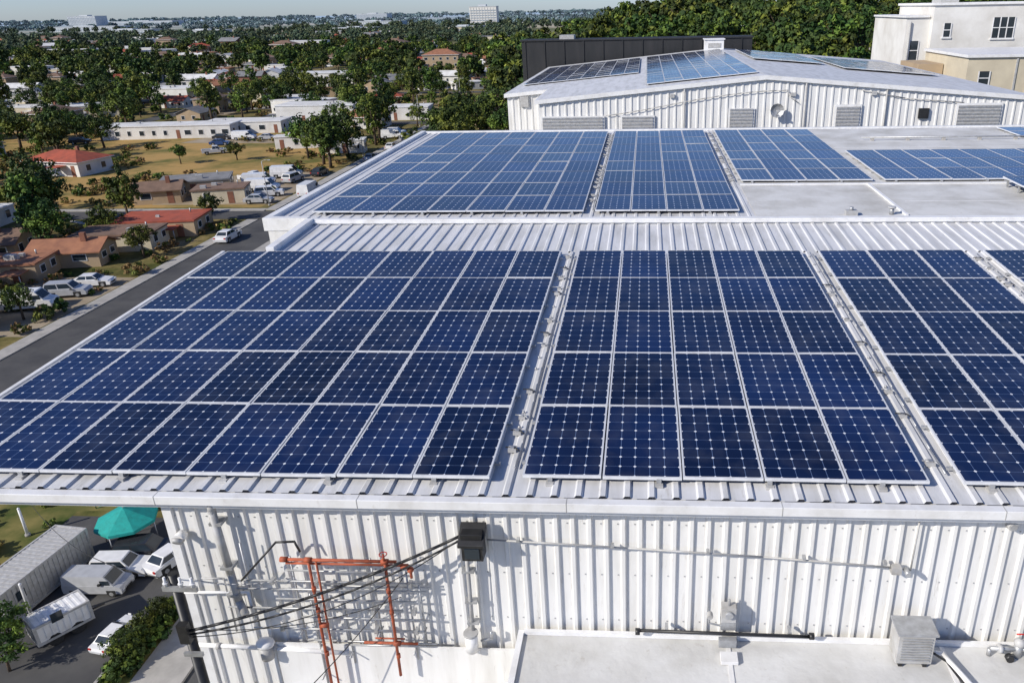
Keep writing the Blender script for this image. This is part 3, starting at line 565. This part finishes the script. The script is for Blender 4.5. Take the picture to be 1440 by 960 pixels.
# ---------------------------------------------------------------- houses
def house(W,D,H,kind,wm,rm,seed,win=True):
    r=random.Random(seed); b=MB(); b.box(-W/2,W/2,-D/2,D/2,-.3,H,wm); e=.45
    if kind=='flat':
        b.box(-W/2-.15,W/2+.15,-D/2-.15,D/2+.15,H,H+.22,'trim' if rm=='rwhite' else rm); b.box(-W/2+.1,W/2-.1,-D/2+.1,D/2-.1,H+.22,H+.24,rm)
        for _ in range(r.randint(1,4)):
            x=r.uniform(-W*.35,W*.35);y=r.uniform(-D*.3,D*.3); s=r.uniform(.25,.6); b.box(x-s,x+s,y-s*.7,y+s*.7,H+.24,H+.3+s*.9,'greyp')
        b.cyl((W*.3,D*.25,H+.2),(W*.3,D*.25,H+.8),.1,'galv',6)
    elif kind=='gable':
        q=D*.2
        for s in (-1,1):
            b.hexa([(-W/2-e,s*(D/2+e),H-.15),(W/2+e,s*(D/2+e),H-.15),(-W/2-e,0,H+q),(W/2+e,0,H+q),(-W/2-e,s*(D/2+e),H-.0),(W/2+e,s*(D/2+e),H-.0),(-W/2-e,0,H+q+.15),(W/2+e,0,H+q+.15)],rm)
        for s in (-1,1): b.face([(s*W/2*.999,-D/2,H),(s*W/2*.999,D/2,H),(s*W/2*.999,0,H+q)],wm)
        b.box(W*.2,W*.2+.6,-.9,-.4,H,H+q+.9,'brick')
    else:
        q=D*.2; c=[(-W/2-e,-D/2-e,H),(W/2+e,-D/2-e,H),(W/2+e,D/2+e,H),(-W/2-e,D/2+e,H)]; a1=(-W/2+D/2,0,H+q);a2=(W/2-D/2,0,H+q)
        b.face([c[0],c[1],a2,a1],rm);b.face([c[1],c[2],a2],rm);b.face([c[2],c[3],a1,a2],rm);b.face([c[3],c[0],a1],rm); b.box(-W/2-e,W/2+e,-D/2-e,D/2+e,H-.16,H-.004,'trim')
        b.box(W*.15,W*.15+.5,.5,1.0,H,H+q+.6,'brick')
    if win=='shed':
        b.box(W*.1,W*.1+2.5,-D/2-2.2,-D/2,H*.72,H*.72+.12,rm); b.cyl((W*.1+.1,-D/2-2.1,0),(W*.1+.1,-D/2-2.1,H*.72),.06,'galv',6); b.cyl((W*.1+2.4,-D/2-2.1,0),(W*.1+2.4,-D/2-2.1,H*.72),.06,'galv',6)
    n=max(2,int(W/2.9)); dr=r.randrange(n); st=max(1,int(H/2.8))
    for k in range(st):
        for i in range(n):
            x=-W/2+(i+.5)*W/n+r.uniform(-.3,.3); ww=r.choice((.4,.55,.75))
            for s in (-1,1):
                if k==0 and i==dr and s==-1: b.box(x-.45,x+.45,-D/2-.04,-D/2+.02,0,min(2.1,H-.3),'brick' if wm!='brick' else 'trim'); continue
                z=.9+k*2.9; t=min(1.1,H-1.3) if k==0 else 1.1
                b.box(x-ww-.1,x+ww+.1,s*(D/2+.02)-.03,s*(D/2+.02)+.03,z-.08,z+t+.08,'trim'); b.box(x-ww,x+ww,s*(D/2+.055)-.008,s*(D/2+.055)+.008,z,z+t,'glass')
        for s in (-1,1):
            for y in (-D*.22,D*.22):
                z=.9+k*2.9; t=min(1.1,H-1.3) if k==0 else 1.1
                b.box(s*(W/2+.02)-.03,s*(W/2+.02)+.03,y-.6,y+.6,z-.08,z+t+.08,'trim'); b.box(s*(W/2+.055)-.008,s*(W/2+.055)+.008,y-.5,y+.5,z,z+t,'glass')
    return b.mesh('house')
occ=[]
def place(name,me,x,y,deg,rad,sc=1):
    inst(name,me,(x,y,hz(x,y)),math.radians(deg),sc); occ.append((x,y,rad))
fixed=[('red_roof_house',13,8,2.8,'hip','white','rred',-114,150,-12),('white_low_warehouse',32,8,3,'flat','white','rwhite',-120,197,6),('white_low_warehouse',20,8,2.8,'flat','white','rwhite',-104,205,4),
 ('grey_roof_house',11,7,2.3,'flat','tan','rgrey',-77.5,131,22),('brown_roof_house',8,5,2.2,'flat','cream','rbrown',-69.5,124,15),('brown_roof_house',7,5,2.2,'gable','tan','rbrown',-80,124,18),
 ('red_roof_house',11,6.5,2.1,'flat','tan','rred',-68,104.5,8),('brown_roof_house',10,5.5,2.1,'flat','cream','rbrown',-69.5,97,8),('orange_roof_house',8,5,2.0,'gable','tan','rorange',-71,90,10),
 ('orange_roof_house',8,5.5,2.1,'flat','tan','rorange',-74.5,84,12),('orange_roof_house',7,5,2.1,'gable','cream','rorange',-69,68,8),('brown_roof_house',9,6,2.3,'gable','tan','rbrown',-84,92,15),
 ('white_trailer_home',9,3.5,2.6,'flat','white','rwhite',-66,171,10),('white_trailer_home',12,3.5,2.6,'flat','white','rwhite',-78,178,12),('white_flat_roof_house',11,8,3.4,'flat','white','rwhite',-67,228,4),
 ('tan_apartment_building',17,12,9,'hip','tan','rorange',-99,398,5),('white_commercial_building',30,16,9,'flat','white','rwhite',-262,633,3),('white_flat_roof_house',10,6,2.4,'flat','white','rwhite',-100,108,5),
 ('orange_roof_house',12,8,3,'hip','white','rorange',-75,211,0),('white_commercial_building',26,14,6,'flat','white','rwhite',-130,330,4),('orange_roof_house',16,10,6,'hip','tan','rorange',-165,520,4),('white_commercial_building',40,18,8,'flat','cream','rgrey',-120,700,2)]
for i,(nm,W,D,H,k,wm,rm,x,y,dg) in enumerate(fixed): place(nm,house(W,D,H,k,wm,rm,i,'shed' if i%3==0 and H<4 else True),x,y,dg,max(W,D)*.55)
vs=[('white_flat_roof_house',12,8,2.9,'flat','white','rwhite'),('white_flat_roof_house',16,9,3.2,'flat','cream','rwhite'),('grey_roof_house',11,8,2.8,'gable','tan','rgrey'),('red_roof_house',12,8,2.9,'hip','cream','rred'),
    ('orange_roof_house',11,8,2.8,'gable','cream','rorange'),('brown_roof_house',12,9,5.4,'hip','tan','rbrown'),('white_roof_house',13,8,3,'gable','white','rwhite'),('brick_house',11,9,5.4,'gable','brick','rgrey'),('white_flat_roof_house',22,11,4.6,'flat','white','rwhite'),('grey_roof_house',10,8,2.8,'hip','grey','rgrey'),('orange_roof_house',14,8,2.8,'flat','tan','rorange'),('red_roof_house',9,7,2.7,'gable','white','rred')]
vmesh=[house(*q[1:],100+i,'shed' if i%2 else True) for i,q in enumerate(vs)]
wts=[4,3.5,3,1.6,2.4,2.2,4,1.2,2,2.5,2,1.3]
def blocked(x,y,rad,road=True):
    for ox,oy,r_ in occ:
        if (x-ox)**2+(y-oy)**2<(r_+rad)**2: return True
    if road:
        if -60-rad*.6<x<-48+rad*.6: return True
        if x<-57 and any(y0-rad*.6<y<y0+6+rad*.6 for y0 in (111,215,300,400,520)): return True
        if y>215 and x<-57 and any(x0-rad*.6<x<x0+6+rad*.6 for x0 in (-150,-240)): return True
    return False
def nz(x,y): return math.sin(x*.031+1.3)*math.cos(y*.027+.4)+.6*math.sin(x*.083+y*.06)+.4*math.sin(y*.11-x*.05)
y=212.0; cnt=0
lots=MB()
while y<1100:
    x=-.88*y-10
    while x<-.17*y-4:
        xx=x+R.uniform(-5,5); yy=y+R.uniform(-5,5)
        pr=(.62 if y<700 else .45)-.15*nz(xx*.7,yy*.7)
        if R.random()<pr and not blocked(xx,yy,6.5):
            i=R.choices(range(len(vs)),wts)[0]; place(vs[i][0],vmesh[i],xx,yy,R.choice((0,0,90,30))+R.uniform(-12,12),6.5,R.uniform(.8,1.1)*(1 if y<600 else 1.4)); cnt+=1
            if xx<-70 and yy>222:
                z=.006+.004*(cnt%6); q=R.uniform(7,11); q2=R.uniform(6,10); lots.face([(xx-q,yy-q2,z),(xx+q,yy-q2,z),(xx+q*.9,yy+q2,z),(xx-q,yy+q2*.8,z)],R.choice(('dirt','conc','lawn','lawn')))
                if R.random()<.5: veh('parked_car' if cnt%3 else 'parked_van','suv' if cnt%3 else 'van',R.choice(('pwhite','pwhite','psilver','pdark')),xx+R.uniform(-5,5),yy-8,R.uniform(-30,30))
        x+=17 if y<600 else 30
    y+=17 if y<600 else 34
lots.obj('house_lots')
for xx,yy in ((-112,93),(-101,84),(-142,146),(-150,168),(-165,180),(-172,195),(-135,112),(-92,78),(-150,158)):
    i=R.choices(range(len(vs)),wts)[0]
    if not blocked(xx,yy,5): place(vs[i][0],vmesh[i],xx,yy,R.uniform(-10,15),7,.85)
for xx,yy,i in ((70,240,0),(150,330,8),(40,330,6)): place(vs[i][0],vmesh[i],xx,yy,5,8)
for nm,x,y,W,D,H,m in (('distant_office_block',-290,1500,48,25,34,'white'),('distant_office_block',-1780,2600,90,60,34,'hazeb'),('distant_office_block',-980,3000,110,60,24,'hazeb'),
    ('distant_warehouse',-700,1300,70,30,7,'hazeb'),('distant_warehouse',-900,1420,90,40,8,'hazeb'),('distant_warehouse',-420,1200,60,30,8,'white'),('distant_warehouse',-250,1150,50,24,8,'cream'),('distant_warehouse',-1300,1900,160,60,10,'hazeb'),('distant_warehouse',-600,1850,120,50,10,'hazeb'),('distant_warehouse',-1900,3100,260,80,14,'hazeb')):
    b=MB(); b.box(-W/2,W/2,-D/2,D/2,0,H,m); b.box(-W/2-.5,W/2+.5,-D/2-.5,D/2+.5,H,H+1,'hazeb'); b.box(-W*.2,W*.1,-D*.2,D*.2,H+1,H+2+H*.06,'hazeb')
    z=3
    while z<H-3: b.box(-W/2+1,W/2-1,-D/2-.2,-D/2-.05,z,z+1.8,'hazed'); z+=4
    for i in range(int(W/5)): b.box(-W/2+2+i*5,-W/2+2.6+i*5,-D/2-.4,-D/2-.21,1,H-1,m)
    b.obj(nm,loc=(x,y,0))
# ---------------------------------------------------------------- vegetation
def tree_mesh(seed,H,Rr,zc,rz,nclump,nleaf,ls,mats,trunk=True):
    r=random.Random(seed); b=MB()
    if trunk:
        t0=(0,0,-.3); t1=(r.uniform(-.2,.2),r.uniform(-.2,.2),H*.35); b.cyl(t0,t1,.035*H,'bark',7,.024*H)
        for k in range(5):
            an=k*1.26+r.random(); q=(t1[0]+math.cos(an)*Rr*.55,t1[1]+math.sin(an)*Rr*.55,zc+r.uniform(-.1,.3)*rz); b.cyl(t1,q,.017*H,'bark',5,.006*H)
    for c in range(nclump):
        while True:
            d=Vector((r.uniform(-1,1),r.uniform(-1,1),r.uniform(-1,1)))
            if .25<d.length<1: break
        d*= r.uniform(.8,1.15)
        cc=Vector((d.x*Rr,d.y*Rr,zc+d.z*rz)); cr=Rr*r.uniform(.15,.33)
        mt_=r.choices(mats,(3,2,.6) if len(mats)==3 else None)[0]
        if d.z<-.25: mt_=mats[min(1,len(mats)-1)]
        for _ in range(nleaf):
            o=Vector((r.gauss(0,1),r.gauss(0,1),r.gauss(0,.8))); o=o/max(o.length,.01)*cr*r.random()**.4
            n_=(o.normalized()+Vector((r.uniform(-.7,.7),r.uniform(-.7,.7),r.uniform(-.2,.9)))).normalized()
            u=n_.orthogonal().normalized(); w_=n_.cross(u); s=ls*r.uniform(.6,1.3); an=r.random()*6.28
            u2=(u*math.cos(an)+w_*math.sin(an))*s; w2=(w_*math.cos(an)-u*math.sin(an))*s*.6; pc=cc+o
            b.face([pc-u2,pc+w2,pc+u2,pc-w2],mt_)
    return b.mesh('tree')
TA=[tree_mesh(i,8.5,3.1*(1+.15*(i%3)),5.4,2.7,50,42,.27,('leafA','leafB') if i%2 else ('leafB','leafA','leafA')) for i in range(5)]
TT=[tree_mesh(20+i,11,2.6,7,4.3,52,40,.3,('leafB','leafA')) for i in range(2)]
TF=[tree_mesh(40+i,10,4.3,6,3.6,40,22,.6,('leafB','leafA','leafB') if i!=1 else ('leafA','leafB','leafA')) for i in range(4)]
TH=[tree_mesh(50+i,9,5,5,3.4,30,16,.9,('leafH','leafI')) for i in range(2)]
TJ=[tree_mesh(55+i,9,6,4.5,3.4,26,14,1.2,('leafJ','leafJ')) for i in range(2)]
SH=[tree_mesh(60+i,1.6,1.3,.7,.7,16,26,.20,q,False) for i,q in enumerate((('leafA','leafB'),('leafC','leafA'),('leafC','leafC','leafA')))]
def tree(me,x,y,s,name='broadleaf_tree',par=None): inst(name,me,(x,y,hz(x,y)),R.random()*6.28,(s*R.uniform(.88,1.12),s*R.uniform(.88,1.12),s*R.uniform(.85,1.15)),par)
for x,y,s in ((-76,109,.85),(-74,101,.6),(-86,84,.9),(-90,96,.95),(-93,90,.9),(-76.5,93.5,.7),(-63.5,92,.5),(-79,78,.9),(-77,74,.8),(-83,82,.9),(-64,110,.5),(-88,108,1.0),(-96,117,1.0),(-105,112,1.0),(-86,103,.8),(-82,99,.8),(-62,152,.9),(-65,156,1.1),(-62,162,1.1),(-71,163,.9),(-62,180,1.0),(-64,189,1.1),(-70,198,1.1),(-73,187,1),(-46,176,1.1),(-43,188,1.2),(-45,200,1.2),(-38,182,1.1),(-36,196,1.3),(-30,186,1.2),(-44,212,1.1),(-28,200,1.2),(-96,158,.5),(-86,162,.5),(-126,163,1.0),(-131,152,1.0),(-127,142,.8),(-127,180,1.0),(-63,70.5,.5),(-72,75,.6),(-122,120,1.0),(-106,100,1),(-98,96,1.0),(-112,101,1),(-92,72,.9),(-97,79,1),(-87,70,1),(-104,94,1),(-118,109,1.1),(-110,106,.9)):
    tree(R.choice(TA if R.random()<.85 else TT),x,y,s)
for x,y,s in ((-24.2,29.3,.17),(-24.3,28.4,.2),(-24.1,27.6,.16),(-24.3,26.6,.2),(-30.2,27.0,.30),(-29.6,26.0,.26),(-38,44,.5)): tree(TA[1],x,y,s,'small_tree')
hm=empty('hedge')
for i in range(18): inst('hedge_clump',SH[0],(-24.1+R.uniform(-.3,.3),25.6+i*.26,.1),R.random()*6,R.uniform(.35,.62),hm)
sm=empty('field_shrubs')
for _ in range(800):
    x=R.uniform(-150,-60);y=R.uniform(119,206)
    if x<-.95*y: continue
    if not blocked(x,y,1,False) and nz(x*2,y*2)>-.2 and not(x>-78 and y<147): inst('shrub',R.choice((SH[0],SH[1],SH[2],SH[2])),(x,y,0),R.random()*6,R.uniform(.2,1.0)**1.3,sm)
for _ in range(320):
    x=R.uniform(-48,-35.5) if R.random()<.4 else R.uniform(-96,-59.5); y=R.uniform(26,60) if x>-50 else R.uniform(58,111)
    if not blocked(x,y,0,False): inst('shrub',R.choice(SH),(x,y,0),R.random()*6,R.uniform(.3,1.1) if x<-50 else R.uniform(.2,.6),sm)
for _ in range(500):
    y=R.uniform(205,420); x=-R.uniform(.17*y,.9*y)
    if not blocked(x,y,0): inst('shrub',R.choice(SH),(x,y,hz(x,y)),R.random()*6,R.uniform(.6,1.8),sm)
yy=62.0
while yy<330:
    x=-.9*yy-12
    while x<-.17*yy-2:
        xx=x+R.uniform(-4,4);y=yy+R.uniform(-4,4)
        infield=(-124<xx<-60 and 112<y<210) or (xx>-86 and y<112)
        if not infield and R.random()<.58+.3*nz(xx,y) and not blocked(xx,y,.8): tree(R.choice(TA+TT[:1]),xx,y,R.uniform(.55,1.2))
        x+=7.8
    yy+=7.8
df=empty('distant_tree_mass')
while yy<1150:
    st=9.5 if yy<600 else 15
    x=-.88*yy-10
    while x<-.15*yy+10:
        xx=x+R.uniform(-5,5);y=yy+R.uniform(-5,5)
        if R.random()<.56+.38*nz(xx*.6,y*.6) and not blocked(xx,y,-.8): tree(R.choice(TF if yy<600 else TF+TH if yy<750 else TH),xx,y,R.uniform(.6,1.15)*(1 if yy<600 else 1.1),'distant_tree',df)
        x+=st
    yy+=st
for k,(y0,x0,x1,s) in enumerate(((1180,-1000,-100,1.1),(1260,-1100,-100,1.1),(1370,-700,0,1.2),(1500,-500,100,1.4),(1620,-700,100,1.3),(1750,-1600,-900,1.2),(1900,-1300,100,1.3),(2300,-2100,-100,1.4),(2700,-2300,0,1.6),(3300,-2900,200,1.8),(4200,-3700,300,2.0),(5400,-4800,300,2.4),(7000,-6300,400,2.8))):
    x=x0
    while x<x1:
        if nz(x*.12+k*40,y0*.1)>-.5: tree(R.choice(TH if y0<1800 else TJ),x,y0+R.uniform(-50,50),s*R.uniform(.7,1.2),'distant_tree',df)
        x+=8*s
hf=empty('wooded_hill_trees')
yy=112.0
while yy<520:
    st=7.8 if yy<330 else 11
    x=-.17*yy+(6 if yy<200 else 0)
    while x<.78*yy+10:
        xx=x+R.uniform(-3,3);y=yy+R.uniform(-3,3)
        if not (-60<xx<-48) and R.random()<.8 and not blocked(xx,y,0,False): tree(R.choice(TF),xx,y,R.uniform(.65,1.35)*(1 if yy<330 else 1.3),'woodland_tree',hf)
        x+=st
    yy+=st
print(len(bpy.data.objects))
